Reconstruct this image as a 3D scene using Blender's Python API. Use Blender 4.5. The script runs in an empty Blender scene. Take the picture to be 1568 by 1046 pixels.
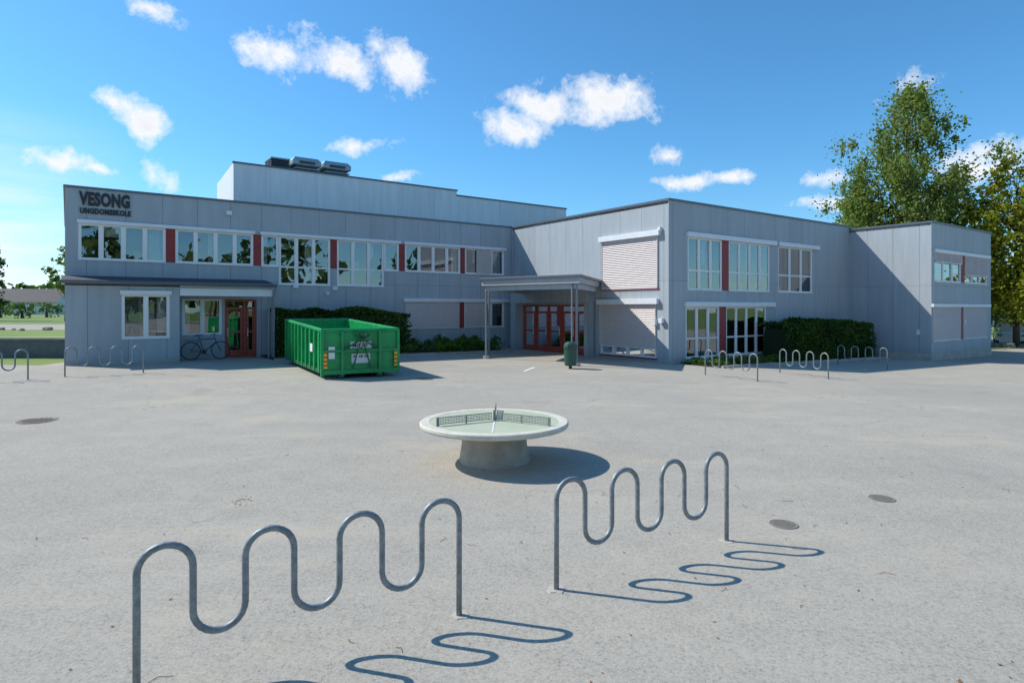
import bpy, bmesh, math, random
from mathutils import Vector, Matrix, noise
random.seed(7)
scene = bpy.context.scene
R = math.radians

# ------------------------------------------------------------------ helpers
class MB:
    def __init__(s): s.v=[]; s.f=[]; s.m=[]; s.smooth=False
    def face(s, pts, m=0):
        i=len(s.v); s.v += [tuple(p) for p in pts]; s.f.append(tuple(range(i,i+len(pts)))); s.m.append(m)
    def box(s,x0,x1,y0,y1,z0,z1,m=0):
        i=len(s.v)
        s.v += [(x0,y0,z0),(x1,y0,z0),(x1,y1,z0),(x0,y1,z0),(x0,y0,z1),(x1,y0,z1),(x1,y1,z1),(x0,y1,z1)]
        for q in ((0,3,2,1),(4,5,6,7),(0,1,5,4),(1,2,6,5),(2,3,7,6),(3,0,4,7)):
            s.f.append(tuple(i+k for k in q)); s.m.append(m)
    def prism(s, poly, z0, z1, m=0):
        n=len(poly); i=len(s.v)
        s.v += [(p[0],p[1],z0) for p in poly]+[(p[0],p[1],z1) for p in poly]
        s.f.append(tuple(range(i+n-1,i-1,-1))); s.m.append(m)
        s.f.append(tuple(range(i+n,i+2*n))); s.m.append(m)
        for k in range(n):
            j=(k+1)%n; s.f.append((i+k,i+j,i+n+j,i+n+k)); s.m.append(m)
    def tube(s, pts, rads, n=8, m=0, caps=True):
        pts=[Vector(p) for p in pts]
        if not isinstance(rads,(list,tuple)): rads=[rads]*len(pts)
        i0=len(s.v); T0=(pts[1]-pts[0]).normalized()
        up=Vector((0,0,1)) if abs(T0.z)<.9 else Vector((1,0,0))
        U=T0.cross(up).normalized()
        for k,p in enumerate(pts):
            if k==0: T=pts[1]-pts[0]
            elif k==len(pts)-1: T=pts[-1]-pts[-2]
            else: T=(pts[k+1]-pts[k]).normalized()+(pts[k]-pts[k-1]).normalized()
            T.normalize(); U=(U-T*U.dot(T))
            if U.length<1e-5: U=T.orthogonal()
            U.normalize(); V=T.cross(U)
            for j in range(n):
                a=2*math.pi*j/n; s.v.append(tuple(p+(U*math.cos(a)+V*math.sin(a))*rads[k]))
        for k in range(len(pts)-1):
            for j in range(n):
                a=i0+k*n+j; b=i0+k*n+(j+1)%n
                s.f.append((a,b,b+n,a+n)); s.m.append(m)
        if caps:
            s.f.append(tuple(i0+j for j in range(n-1,-1,-1))); s.m.append(m)
            e=i0+(len(pts)-1)*n; s.f.append(tuple(e+j for j in range(n))); s.m.append(m)
    def lathe(s, prof, c=(0,0,0), n=48, m=0):
        i0=len(s.v)
        for r,z in prof:
            for j in range(n):
                a=2*math.pi*j/n; s.v.append((c[0]+r*math.cos(a),c[1]+r*math.sin(a),c[2]+z))
        for k in range(len(prof)-1):
            for j in range(n):
                a=i0+k*n+j; b=i0+k*n+(j+1)%n
                s.f.append((a,b,b+n,a+n)); s.m.append(m)
    def make(s,name,mats,parent=None,smooth=False,loc=(0,0,0),rot=0,bevel=0):
        me=bpy.data.meshes.new(name); me.from_pydata(s.v,[],s.f)
        for mt in mats: me.materials.append(mt)
        me.polygons.foreach_set('material_index',s.m)
        if smooth: me.polygons.foreach_set('use_smooth',[True]*len(s.f))
        me.update()
        o=bpy.data.objects.new(name,me); scene.collection.objects.link(o)
        o.location=loc; o.rotation_euler=(0,0,rot)
        if parent: o.parent=parent
        if bevel:
            b=o.modifiers.new('b','BEVEL'); b.width=bevel; b.segments=2; b.limit_method='ANGLE'
        return o
def empty(name,loc=(0,0,0),rot=0):
    o=bpy.data.objects.new(name,None); scene.collection.objects.link(o); o.location=loc; o.rotation_euler=(0,0,rot); o.empty_display_size=.3
    return o

def mat(name, col, rough=.7, metal=0, spec=.5, var=0, vscale=5, bump=0, bscale=50, col2=None):
    m=bpy.data.materials.new(name); m.use_nodes=True; nt=m.node_tree; b=nt.nodes['Principled BSDF']
    b.inputs['Roughness'].default_value=rough; b.inputs['Metallic'].default_value=metal
    b.inputs['Specular IOR Level'].default_value=spec
    b.inputs['Base Color'].default_value=(*col,1)
    tc=nt.nodes.new('ShaderNodeTexCoord')
    if var or col2:
        n=nt.nodes.new('ShaderNodeTexNoise'); n.inputs['Scale'].default_value=vscale; n.inputs['Detail'].default_value=5; n.inputs['Roughness'].default_value=.65
        nt.links.new(tc.outputs['Object'],n.inputs['Vector'])
        mx=nt.nodes.new('ShaderNodeMix'); mx.data_type='RGBA'
        c2=col2 or tuple(c*(1-var) for c in col)
        mx.inputs[6].default_value=(*[min(1,c*(1+(var if not col2 else 0))) for c in col],1); mx.inputs[7].default_value=(*c2,1)
        cr=nt.nodes.new('ShaderNodeMapRange'); cr.inputs[1].default_value=.35; cr.inputs[2].default_value=.65
        nt.links.new(n.outputs[0],cr.inputs[0]); nt.links.new(cr.outputs[0],mx.inputs[0]); nt.links.new(mx.outputs[2],b.inputs['Base Color'])
    if bump:
        n=nt.nodes.new('ShaderNodeTexNoise'); n.inputs['Scale'].default_value=bscale; n.inputs['Detail'].default_value=4
        nt.links.new(tc.outputs['Object'],n.inputs['Vector'])
        bp=nt.nodes.new('ShaderNodeBump'); bp.inputs['Strength'].default_value=bump; bp.inputs['Distance'].default_value=.02
        nt.links.new(n.outputs[0],bp.inputs['Height']); nt.links.new(bp.outputs[0],b.inputs['Normal'])
    return m

def N(nt,t,**k):
    n=nt.nodes.new(t)
    for a,b in k.items(): setattr(n,a,b)
    return n
def math_(nt,op,a,b=None,c=None,clamp=False):
    n=N(nt,'ShaderNodeMath',operation=op); n.use_clamp=clamp
    for i,x in enumerate((a,b,c)):
        if x is None: continue
        if isinstance(x,(int,float)): n.inputs[i].default_value=x
        else: nt.links.new(x,n.inputs[i])
    return n.outputs[0]
def mixc(nt,f,a,b,blend='MIX'):
    n=N(nt,'ShaderNodeMix',data_type='RGBA',blend_type=blend)
    for i,x in ((0,f),(6,a),(7,b)):
        if isinstance(x,(int,float)): n.inputs[i].default_value=x
        elif isinstance(x,tuple): n.inputs[i].default_value=(*x,1)
        else: nt.links.new(x,n.inputs[i])
    return n.outputs[2]
def noise_(nt,vec,scale,detail=5,rough=.6):
    n=N(nt,'ShaderNodeTexNoise'); n.inputs['Scale'].default_value=scale; n.inputs['Detail'].default_value=detail; n.inputs['Roughness'].default_value=rough
    nt.links.new(vec,n.inputs['Vector']); return n.outputs[0]
def rng(nt,x,a,b,c=0,d=1):
    n=N(nt,'ShaderNodeMapRange'); nt.links.new(x,n.inputs[0])
    for i,v in enumerate((a,b,c,d)): n.inputs[i+1].default_value=v
    return n.outputs[0]

# cladding panels with vertical joints, object coordinates are building aligned
def cladding(name,col,pitch=1.2,joint=.75,hz=3.3):
    m=bpy.data.materials.new(name); m.use_nodes=True; nt=m.node_tree; b=nt.nodes['Principled BSDF']
    tc=N(nt,'ShaderNodeTexCoord'); sp=N(nt,'ShaderNodeSeparateXYZ'); nt.links.new(tc.outputs['Object'],sp.inputs[0])
    h=math_(nt,'ADD',sp.outputs[0],sp.outputs[1]); h=math_(nt,'DIVIDE',math_(nt,'ADD',h,200.17),pitch)
    fr=math_(nt,'FRACT',h); line=math_(nt,'LESS_THAN',fr,.022/pitch)
    hz_=math_(nt,'LESS_THAN',math_(nt,'ABSOLUTE',math_(nt,'SUBTRACT',sp.outputs[2],hz)),.009)
    line=math_(nt,'MAXIMUM',line,hz_)
    cell=math_(nt,'FLOOR',h); zc=math_(nt,'GREATER_THAN',sp.outputs[2],hz)
    wn=N(nt,'ShaderNodeTexWhiteNoise',noise_dimensions='2D'); cb=N(nt,'ShaderNodeCombineXYZ'); nt.links.new(cell,cb.inputs[0]); nt.links.new(zc,cb.inputs[1]); nt.links.new(cb.outputs[0],wn.inputs['Vector'])
    k=rng(nt,wn.outputs[0],0,1,.955,1.045)
    mp=N(nt,'ShaderNodeMapping'); mp.inputs['Scale'].default_value=(3,3,.35); nt.links.new(tc.outputs['Object'],mp.inputs[0])
    st=rng(nt,noise_(nt,mp.outputs[0],1.2,5,.7),.3,.75,1.06,.87)
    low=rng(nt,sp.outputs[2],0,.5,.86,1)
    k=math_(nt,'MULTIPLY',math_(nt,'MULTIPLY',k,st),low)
    vm=N(nt,'ShaderNodeVectorMath',operation='SCALE'); vm.inputs[0].default_value=col; nt.links.new(k,vm.inputs['Scale'])
    c=mixc(nt,math_(nt,'MULTIPLY',line,joint),vm.outputs[0],tuple(x*.42 for x in col))
    nt.links.new(c,b.inputs['Base Color']); b.inputs['Roughness'].default_value=.6; b.inputs['Specular IOR Level'].default_value=.35
    bp=N(nt,'ShaderNodeBump'); bp.inputs['Strength'].default_value=.25; bp.inputs['Distance'].default_value=.01
    nt.links.new(math_(nt,'ADD',math_(nt,'MULTIPLY',noise_(nt,tc.outputs['Object'],2,3),.6),math_(nt,'MULTIPLY',line,-1)),bp.inputs['Height']); nt.links.new(bp.outputs[0],b.inputs['Normal'])
    return m

def leafmat(name,c1,c2,trans=.35):
    m=bpy.data.materials.new(name); m.use_nodes=True; nt=m.node_tree; nt.nodes.clear()
    out=N(nt,'ShaderNodeOutputMaterial'); g_=N(nt,'ShaderNodeNewGeometry'); tc=N(nt,'ShaderNodeTexCoord')
    f=math_(nt,'ADD',math_(nt,'MULTIPLY',g_.outputs['Random Per Island'],.6),rng(nt,noise_(nt,tc.outputs['Object'],.6,2),.3,.7,-.2,.6),clamp=True)
    c=mixc(nt,f,c1,c2)
    d=N(nt,'ShaderNodeBsdfDiffuse'); t=N(nt,'ShaderNodeBsdfTranslucent')
    nt.links.new(c,d.inputs[0]); nt.links.new(mixc(nt,1.0,c,(1,1,.55),'MULTIPLY'),t.inputs[0])
    mx=N(nt,'ShaderNodeMixShader'); mx.inputs[0].default_value=trans; nt.links.new(d.outputs[0],mx.inputs[1]); nt.links.new(t.outputs[0],mx.inputs[2])
    nt.links.new(mx.outputs[0],out.inputs[0]); return m

# ------------------------------------------------------------------ materials
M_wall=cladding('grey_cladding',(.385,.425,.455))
M_gym=cladding('light_cladding',(.77,.82,.83),pitch=2.4,joint=.4,hz=20)
M_cap=mat('roof_edge_metal',(.13,.15,.18),.45,.3)
M_roof=mat('roof_felt',(.07,.07,.075),.9,var=.3)
M_trim=mat('white_metal',(.74,.76,.78),.45,var=.04,vscale=3)
M_frame=mat('window_frame',(.82,.82,.80),.5)
M_red=mat('red_panel',(.27,.03,.03),.55,var=.15,vscale=4)
M_door=mat('red_door_wood',(.40,.07,.04),.45,var=.15,vscale=6)
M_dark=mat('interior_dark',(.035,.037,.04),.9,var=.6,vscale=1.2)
M_curt=mat('curtain',(.55,.55,.52),.9,var=.12,vscale=9)
M_slat=mat('blind_slat',(.70,.62,.60),.45,var=.04)
M_conc=mat('concrete',(.42,.39,.34),.9,var=.15,vscale=4,bump=.3,bscale=60)
M_galv=mat('galvanised_steel',(.23,.26,.27),.5,.3,var=.25,vscale=22)
M_dgrey=mat('dark_grey_paint',(.05,.055,.065),.5)
M_vent=mat('vent_metal',(.30,.38,.42),.45,.3,var=.1)
M_text=mat('sign_letters',(.02,.024,.03),.5)
M_green=mat('green_paint',(.008,.30,.085),.38,var=.22,vscale=2.2,bump=.05,bscale=12)
M_gdark=mat('dark_green_paint',(.01,.12,.05),.5,var=.3,vscale=5)
M_black=mat('black_rubber',(.015,.015,.016),.6)
M_label=mat('label_white',(.75,.76,.74),.5)
M_yellow=mat('reflective_yellow',(.75,.6,.03),.4)
M_ora=mat('reflective_red',(.6,.08,.03),.4)
M_bark=mat('bark',(.10,.075,.055),.95,var=.3,vscale=8,bump=.5,bscale=20)
M_birch=mat('birch_bark',(.62,.60,.56),.8,vscale=3.2,col2=(.12,.11,.10))
M_soil=mat('soil_bed',(.07,.05,.035),1,var=.4,vscale=6,bump=.6,bscale=30)
M_iron=mat('cast_iron',(.17,.13,.11),.8,.1,var=.25,vscale=20)
M_worn=mat('worn_cover',(.20,.185,.16),.9,0,var=.2,vscale=30)
M_paint=mat('road_paint',(.7,.7,.68),.8,var=.15,vscale=20)
L_hedge=leafmat('hedge_leaves',(.03,.065,.015),(.10,.17,.035),.25)
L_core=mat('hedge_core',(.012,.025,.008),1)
L_birch=leafmat('birch_leaves',(.12,.19,.04),(.28,.34,.11),.45)
L_tree=leafmat('tree_leaves',(.22,.26,.025),(.46,.44,.07),.5)
L_far=leafmat('distant_leaves',(.05,.10,.03),(.14,.21,.06),.3)
L_low=leafmat('shrub_leaves',(.05,.12,.02),(.18,.28,.05),.35)

def glassmat(name,refl,tint=(.8,.86,.88)):
    m=bpy.data.materials.new(name); m.use_nodes=True; nt=m.node_tree; nt.nodes.clear()
    out=N(nt,'ShaderNodeOutputMaterial'); t=N(nt,'ShaderNodeBsdfTransparent'); t.inputs[0].default_value=(*tint,1)
    g_=N(nt,'ShaderNodeBsdfGlossy'); g_.inputs['Roughness'].default_value=.01; g_.inputs['Color'].default_value=(.9,.95,1,1)
    tc=N(nt,'ShaderNodeTexCoord'); bp=N(nt,'ShaderNodeBump'); bp.inputs['Strength'].default_value=.08; bp.inputs['Distance'].default_value=.05
    nt.links.new(noise_(nt,tc.outputs['Object'],.9,1),bp.inputs['Height']); nt.links.new(bp.outputs[0],g_.inputs['Normal'])
    fr=N(nt,'ShaderNodeFresnel'); fr.inputs[0].default_value=1.5
    f=math_(nt,'ADD',math_(nt,'MULTIPLY',fr.outputs[0],1.6),refl,clamp=True)
    mx=N(nt,'ShaderNodeMixShader'); nt.links.new(f,mx.inputs[0]); nt.links.new(t.outputs[0],mx.inputs[1]); nt.links.new(g_.outputs[0],mx.inputs[2])
    nt.links.new(mx.outputs[0],out.inputs[0]); return m
M_glass=glassmat('window_glass',.13)

# ------------------------------------------------------------------ terrain
def sstep(t): t=max(0,min(1,t)); return t*t*(3-2*t)
def g(x,y):
    b=-.012*(x-5) if x<5 else -.023*(x-5)
    return sstep((y-9)/10)*max(-.42,min(.27,b))

def frange(a,b,s):
    n=max(1,round((b-a)/s)); return [a+(b-a)*i/n for i in range(n)]
GX=[-900,-400,-200,-100]+frange(-60,-30,5)+frange(-30,40,1)+frange(40,60,5)+[60,100,200,400,900]
GY=[-900,-400,-200,-100]+frange(-60,0,5)+frange(0,45,1)+frange(45,60,5)+[60,100,200,400,900]
GX.sort(); GY.sort()
def sheet(name,cond,dz,m):
    idx={}; mb=MB()
    def vid(i,j):
        if (i,j) not in idx:
            idx[(i,j)]=len(mb.v); x,y=GX[i],GY[j]; mb.v.append((x,y,g(x,y)+dz))
        return idx[(i,j)]
    for i in range(len(GX)-1):
        for j in range(len(GY)-1):
            cx=(GX[i]+GX[i+1])/2; cy=(GY[j]+GY[j+1])/2
            if cond(cx,cy):
                mb.f.append((vid(i,j),vid(i+1,j),vid(i+1,j+1),vid(i,j+1))); mb.m.append(0)
    return mb.make(name,[m],smooth=True)

# grass
m=bpy.data.materials.new('grass'); m.use_nodes=True; nt=m.node_tree; b=nt.nodes['Principled BSDF']
tc=N(nt,'ShaderNodeTexCoord'); c=mixc(nt,rng(nt,noise_(nt,tc.outputs['Object'],.15,6,.7),.35,.65),(.12,.22,.03),(.24,.29,.06))
c=mixc(nt,rng(nt,noise_(nt,tc.outputs['Object'],9,4,.8),.3,.7,0,.7),c,(.08,.14,.02)); nt.links.new(c,b.inputs['Base Color']); b.inputs['Roughness'].default_value=.95
M_grass=m
# asphalt
m=bpy.data.materials.new('asphalt'); m.use_nodes=True; nt=m.node_tree; b=nt.nodes['Principled BSDF']
tc=N(nt,'ShaderNodeTexCoord'); V=tc.outputs['Object']
big=noise_(nt,V,.20,7,.66); mid=noise_(nt,V,1.5,7,.74); fine=noise_(nt,V,42,5,.8)
c=mixc(nt,rng(nt,big,.38,.62),(.325,.300,.258),(.405,.370,.308))
c=mixc(nt,rng(nt,mid,.42,.70,0,.6),c,(.265,.248,.218))
c=mixc(nt,rng(nt,fine,.40,.64,0,.7),c,(.50,.465,.40))
c=mixc(nt,rng(nt,fine,.44,.30,0,.8),c,(.13,.125,.115))
vo=N(nt,'ShaderNodeTexVoronoi'); vo.inputs['Scale'].default_value=70; nt.links.new(V,vo.inputs['Vector'])
c=mixc(nt,rng(nt,vo.outputs['Distance'],.0,.30,.85,0),c,(.12,.115,.105))
mp=N(nt,'ShaderNodeMapping'); mp.inputs['Scale'].default_value=(.16,.5,1); mp.inputs['Rotation'].default_value=(0,0,.3); nt.links.new(V,mp.inputs[0])
sand=math_(nt,'MULTIPLY',rng(nt,noise_(nt,mp.outputs[0],1.3,8,.72),.54,.70),.55)
c=mixc(nt,sand,c,(.52,.45,.34))
c=mixc(nt,rng(nt,noise_(nt,V,2.4,5,.65),.65,.76,0,.5),c,(.17,.16,.145))
c=mixc(nt,rng(nt,noise_(nt,V,.55,3,.5),.63,.72,0,.22),c,(.17,.16,.145))
wq=N(nt,'ShaderNodeVectorMath',operation='ADD'); nq=N(nt,'ShaderNodeTexNoise'); nq.inputs['Scale'].default_value=1.4; nq.inputs['Detail'].default_value=4; nt.links.new(V,nq.inputs['Vector']); nt.links.new(V,wq.inputs[0]); nt.links.new(nq.outputs['Color'],wq.inputs[1])
ck=N(nt,'ShaderNodeTexVoronoi',feature='DISTANCE_TO_EDGE'); ck.inputs['Scale'].default_value=.23; nt.links.new(wq.outputs[0],ck.inputs['Vector'])
cm=math_(nt,'MULTIPLY',rng(nt,ck.outputs['Distance'],.0015,.0035,1,0),rng(nt,big,.5,.62,0,.6))
c=mixc(nt,cm,c,(.09,.085,.08))
nt.links.new(c,b.inputs['Base Color']); b.inputs['Roughness'].default_value=.92; b.inputs['Specular IOR Level'].default_value=.2
bp=N(nt,'ShaderNodeBump'); bp.inputs['Strength'].default_value=.7; bp.inputs['Distance'].default_value=.008
nt.links.new(fine,bp.inputs['Height']); nt.links.new(bp.outputs[0],b.inputs['Normal'])
M_asph=m
sheet('ground',lambda x,y:True,0,M_grass)
def asp(x,y):
    if x<-60 or x>60 or y<-45: return False
    if x<-16: return y<20.6
    if x<26: return y<45
    return y<40 or 43<y<55
sheet('asphalt_yard',asp,.012,M_asph)

# ------------------------------------------------------------------ building frame
C1=Vector((6.21,24.59)); A=Vector((.8127,.5827)); B=Vector((-.5827,.8127)); ROT=math.atan2(.5827,.8127); F=950.
def ax(px,y0):   # along-facade coordinate on plane y=y0 seen at survey bearing px
    d=Vector(((px-784)/F,1)); t=(y0+C1.dot(B))/d.dot(B); return (d*t-C1).dot(A)
def ay(px,x0):
    d=Vector(((px-784)/F,1)); t=(x0+C1.dot(A))/d.dot(A); return (d*t-C1).dot(B)
def w2l(x,y): p=Vector((x,y))-C1; return p.dot(A),p.dot(B)
def l2w(x,y): return C1+A*x+B*y
def gl(x,y): p=l2w(x,y); return g(p.x,p.y)
SCH=empty('school_building',(C1.x,C1.y,0),ROT)

WY=10.65      # left block facade plane
XL=-19.44; XR=14.4; RY=-3.87; RXE=22.27; ROOF=6.5; RROOF=6.34
def P(axis,c,a,d,z): return (a,c+d,z) if axis=='y' else (c+d,a,z)
def pbox(mb,axis,c,a0,a1,d0,d1,z0,z1,m=0):
    if axis=='y': mb.box(a0,a1,c+d0,c+d1,z0,z1,m)
    else: mb.box(c+d0,c+d1,a0,a1,z0,z1,m)
def wall(mb,axis,c,a0,a1,z0,z1,holes,m=0,rev=.14):
    xs=sorted({a0,a1}|{h[0] for h in holes}|{h[1] for h in holes}); zs=sorted({z0,z1}|{h[2] for h in holes}|{h[3] for h in holes})
    for i in range(len(xs)-1):
        for j in range(len(zs)-1):
            cx=(xs[i]+xs[i+1])/2; cz=(zs[j]+zs[j+1])/2
            if any(h[0]<cx<h[1] and h[2]<cz<h[3] for h in holes): continue
            mb.face([P(axis,c,xs[i],0,zs[j]),P(axis,c,xs[i+1],0,zs[j]),P(axis,c,xs[i+1],0,zs[j+1]),P(axis,c,xs[i],0,zs[j+1])],m)
    for h in holes:
        for (p,q) in (((h[0],h[2]),(h[1],h[2])),((h[1],h[2]),(h[1],h[3])),((h[1],h[3]),(h[0],h[3])),((h[0],h[3]),(h[0],h[2]))):
            mb.face([P(axis,c,p[0],0,p[1]),P(axis,c,q[0],0,q[1]),P(axis,c,q[0],rev,q[1]),P(axis,c,p[0],rev,p[1])],m)

fr=MB(); gls=MB(); cur=MB(); red=MB(); trim=MB(); sl=MB(); dr=MB(); cap=MB()
holes={'L':[], 'A':[], 'WL':[], 'WR':[], 'R':[]}
PL={'L':('y',WY),'A':('y',WY-1.2),'WL':('x',0.),'WR':('y',0.),'R':('y',RY)}
def reg(key,a0,a1,z0,z1): holes[key].append((a0,a1,z0,z1))
def window(key,a0,a1,z0,z1,mull,transom=None,curtain=.5,sash=True):
    axis,c=PL[key]; w=.07
    pbox(fr,axis,c,a0,a1,.02,.11,z0,z0+w); pbox(fr,axis,c,a0,a1,.02,.11,z1-w,z1)
    pbox(fr,axis,c,a0,a0+w,.021,.109,z0+w,z1-w); pbox(fr,axis,c,a1-w,a1,.021,.109,z0+w,z1-w)
    xs=[a0]+[a0+(a1-a0)*t for t in mull]+[a1]
    for t in xs[1:-1]: pbox(fr,axis,c,t-.05,t+.05,.015,.105,z0+w,z1-w)
    for i in range(len(xs)-1):
        l=xs[i]+(.07 if i==0 else .05); r=xs[i+1]-(.07 if i==len(xs)-2 else .05)
        if transom:
            for tz in (transom if isinstance(transom,(list,tuple)) else [transom]):
                pbox(fr,axis,c,l,r,.03,.10,tz-.035,tz+.035)
        if r-l>.35:
            s=.03
            pbox(fr,axis,c,l,l+s,.035,.09,z0+w,z1-w); pbox(fr,axis,c,r-s,r,.035,.09,z0+w,z1-w)
        if curtain and random.random()<curtain:
            side=random.choice((0,1,0,1,2)); wd=(r-l)*random.uniform(.2,.5)
            cl,cr_=(l,l+wd) if side==0 else (r-wd,r) if side==1 else (l,r)
            zb=z0 if random.random()<.5 else z0+(z1-z0)*random.uniform(.4,.7)
            n=max(6,int((cr_-cl)/.05))
            for k in range(n):
                p=cl+(cr_-cl)*k/n; q=cl+(cr_-cl)*(k+1)/n; d0=.28+.03*math.sin(k*1.9); d1=.28+.03*math.sin((k+1)*1.9)
                cur.face([P(axis,c,p,d0,zb),P(axis,c,q,d1,zb),P(axis,c,q,d1,z1),P(axis,c,p,d0,z1)])
        jj=random.uniform(-.008,.008); kk=random.uniform(-.012,.012)
        gls.face([P(axis,c,l-.02,.065+jj,z0+.03),P(axis,c,r+.02,.065-jj,z0+.03),P(axis,c,r+.02,.065-jj+kk,z1-.03),P(axis,c,l-.02,.065+jj+kk,z1-.03)])
def flash(key,a0,a1,z1,h=.14,d=.11):
    axis,c=PL[key]; pbox(trim,axis,c,a0,a1,-d,-.002,z1,z1+h)
def sill(key,a0,a1,z0):
    axis,c=PL[key]; pbox(trim,axis,c,a0,a1,-.05,.018,z0-.035,z0-.002)
def redp(key,a0,a1,z0,z1):
    axis,c=PL[key]; pbox(red,axis,c,a0,a1,.005,.1,z0,z1)
def blind(key,a0,a1,z0,z1,d=-.045,mullred=True):
    axis,c=PL[key]; z=z0; 
    while z<z1-.02:
        sl.face([P(axis,c,a0+.03,d,z),P(axis,c,a1-.03,d,z),P(axis,c,a1-.03,d+.045,z+.062),P(axis,c,a0+.03,d+.045,z+.062)])
        sl.face([P(axis,c,a0+.03,d,z),P(axis,c,a1-.03,d,z),P(axis,c,a1-.03,d+.006,z-.012),P(axis,c,a0+.03,d+.006,z-.012)])
        z+=.075
    pbox(sl,axis,c,a0+.01,a0+.03,d-.01,.0,z0,z1); pbox(sl,axis,c,a1-.03,a1-.01,d-.01,.0,z0,z1)
    pbox(fr,axis,c,a0+.02,a1-.02,d-.005,d+.04,z0-.07,z0-.03)
def eq(n): return [i/n for i in range(1,n)]

# --- left block, upper storey
zt=5.24; zb=3.95; zl=3.2
f=lambda px: ax(px,WY)
def addL(p0,p1,z0,mull,tr=None,cu=.3):
    a0,a1=f(p0),f(p1); reg('L',a0,a1,z0,zt); window('L',a0,a1,z0,zt,mull,tr,cu); sill('L',a0,a1,z0)
addL(119.5,254,zb,eq(4)); addL(268.5,388,zb,eq(4)); addL(400,427,zb,[]); addL(427,506,zl,eq(3),[zl+.75]); addL(516,588,zl,eq(3),[zl+.75]); addL(588,611,zb,[]); addL(620,705,zb,eq(4)); addL(712,772,zb,eq(3),None,.9)
for p0,p1,z0 in ((254,268.5,zb),(388,400,zb),(506,516,zb),(611,620,zb),(705,712,zb)):
    reg('L',f(p0),f(p1),z0,zt); redp('L',f(p0),f(p1),z0,zt)
for p0,p1 in ((118,390),(398,613),(618,774)): flash('L',f(p0),f(p1),zt,.13)
blind('L',f(730),f(752),zb+.05,zt)
# ground floor right of entrance
a0,a1=f(620),f(703); reg('L',a0,a1,1.2,2.5); window('L',a0,a1,1.2,2.5,eq(3)); blind('L',a0,a1,1.27,2.5); flash('L',a0-.1,f(785)-.05,2.5,.17)
reg('L',f(703),f(711),1.2,2.5); redp('L',f(703),f(711),1.2,2.5)
a0,a1=f(711),f(772); reg('L',a0,a1,1.2,2.5); window('L',a0,a1,1.2,2.5,eq(3)); blind('L',f(713),f(745),1.27,2.5)
# recess window and door
g0=.2
a0,a1=f(279),f(340); reg('L',a0,a1,1.15,2.56); window('L',a0,a1,1.15,2.56,eq(2),None,.8)
def door(key,a0,a1,z0,z1,panels,side=.07):
    axis,c=PL[key]; reg(key,a0,a1,z0,z1)
    pbox(dr,axis,c,a0,a1,.01,.13,z1-.09,z1); pbox(dr,axis,c,a0,a1,.01,.13,z0,z0+.05)
    xs=[a0]+[a0+(a1-a0)*t for t in panels]+[a1]
    pbox(dr,axis,c,a0,a0+side,.012,.128,z0+.05,z1-.09); pbox(dr,axis,c,a1-side,a1,.012,.128,z0+.05,z1-.09)
    for t in xs[1:-1]: pbox(dr,axis,c,t-.05,t+.05,.012,.128,z0+.05,z1-.09)
    for i in range(len(xs)-1):
        l=xs[i]+.07; r=xs[i+1]-.07; s=.085
        pbox(dr,axis,c,l,r,.03,.1,z0+.06,z0+.30); pbox(dr,axis,c,l,r,.03,.1,z1-.42,z1-.32)
        pbox(dr,axis,c,l,r,.03,.1,z0+1.0,z0+1.08)
        pbox(dr,axis,c,l,l+s,.032,.098,z0+.3,z1-.42); pbox(dr,axis,c,r-s,r,.032,.098,z0+.3,z1-.42)
        pbox(trim,axis,c,l+.03,l+.06,-.03,.0,z0+.85,z0+1.2)
        gls.face([P(axis,c,l,.07,z0+.25),P(axis,c,r,.07,z0+.25),P(axis,c,r,.07,z1-.05),P(axis,c,l,.07,z1-.05)])
door('L',f(344),f(393),.2,2.56,[.62])
# annex
AY=WY-1.2; fa=lambda px: ax(px,AY); XA=fa(275); XAE=fa(413)
a0,a1=fa(186),fa(260); reg('A',a0,a1,1.12,2.68); window('A',a0,a1,1.12,2.68,eq(2),None,.8); flash('A',a0-.05,a1+.05,2.68,.15); sill('A',a0,a1,1.12)
# wing left facade (x=0)
fy=lambda px: ay(px,0.)
def addx(p0,p1,z0,z1,mull,bl,tr=None):
    a0,a1=fy(p1),fy(p0); reg('WL',a0,a1,z0,z1); window('WL',a0,a1,z0,z1,mull,tr,0); 
    if bl is not None: blind('WL',a0,a1,bl,z1)
    return a0,a1
a0,a1=addx(922,1008,3.02,5.12,eq(3),3.08); flash('WL',a0-.15,a1+.1,5.12,.22,.16)
pbox(red,'x',0.,a0-.05,a1+.05,-.04,-.002,2.96,3.018)
a0,a1=addx(919,1005,.17,2.36,eq(4),.6,.75); flash('WL',a0-.15,a1+.1,2.36,.22,.16)
pbox(red,'x',0.,a0-.05,a1+.05,-.04,-.002,.11,.168)
door('WL',fy(904),fy(801),.02,2.36,eq(5))
# wing right facade (y=0)
fw=lambda px: ax(px,0.)
def addr(key,p0,p1,z0,z1,mull,tr=None,cu=.5):
    ff=fw if key=='WR' else (lambda px: ax(px,RY))
    a0,a1=ff(p0),ff(p1); reg(key,a0,a1,z0,z1); window(key,a0,a1,z0,z1,mull,tr,cu); sill(key,a0,a1,z0); return a0,a1
addr('WR',1053,1106,2.95,5.1,eq(3),3.75,.35); reg('WR',fw(1106),fw(1116),2.95,5.1); redp('WR',fw(1106),fw(1116),2.95,5.1)
addr('WR',1116,1179,2.95,5.1,eq(4),3.75,.35); flash('WR',fw(1050),fw(1186),5.1,.2,.14)
addr('WR',1192,1244,2.95,5.1,eq(3),3.75,.3); flash('WR',fw(1190),fw(1252),5.1,.2,.14)
addr('WR',1050,1102,.15,2.26,eq(3),.95,.35); reg('WR',fw(1102),fw(1112),.15,2.26); redp('WR',fw(1102),fw(1112),.15,2.26)
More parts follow.
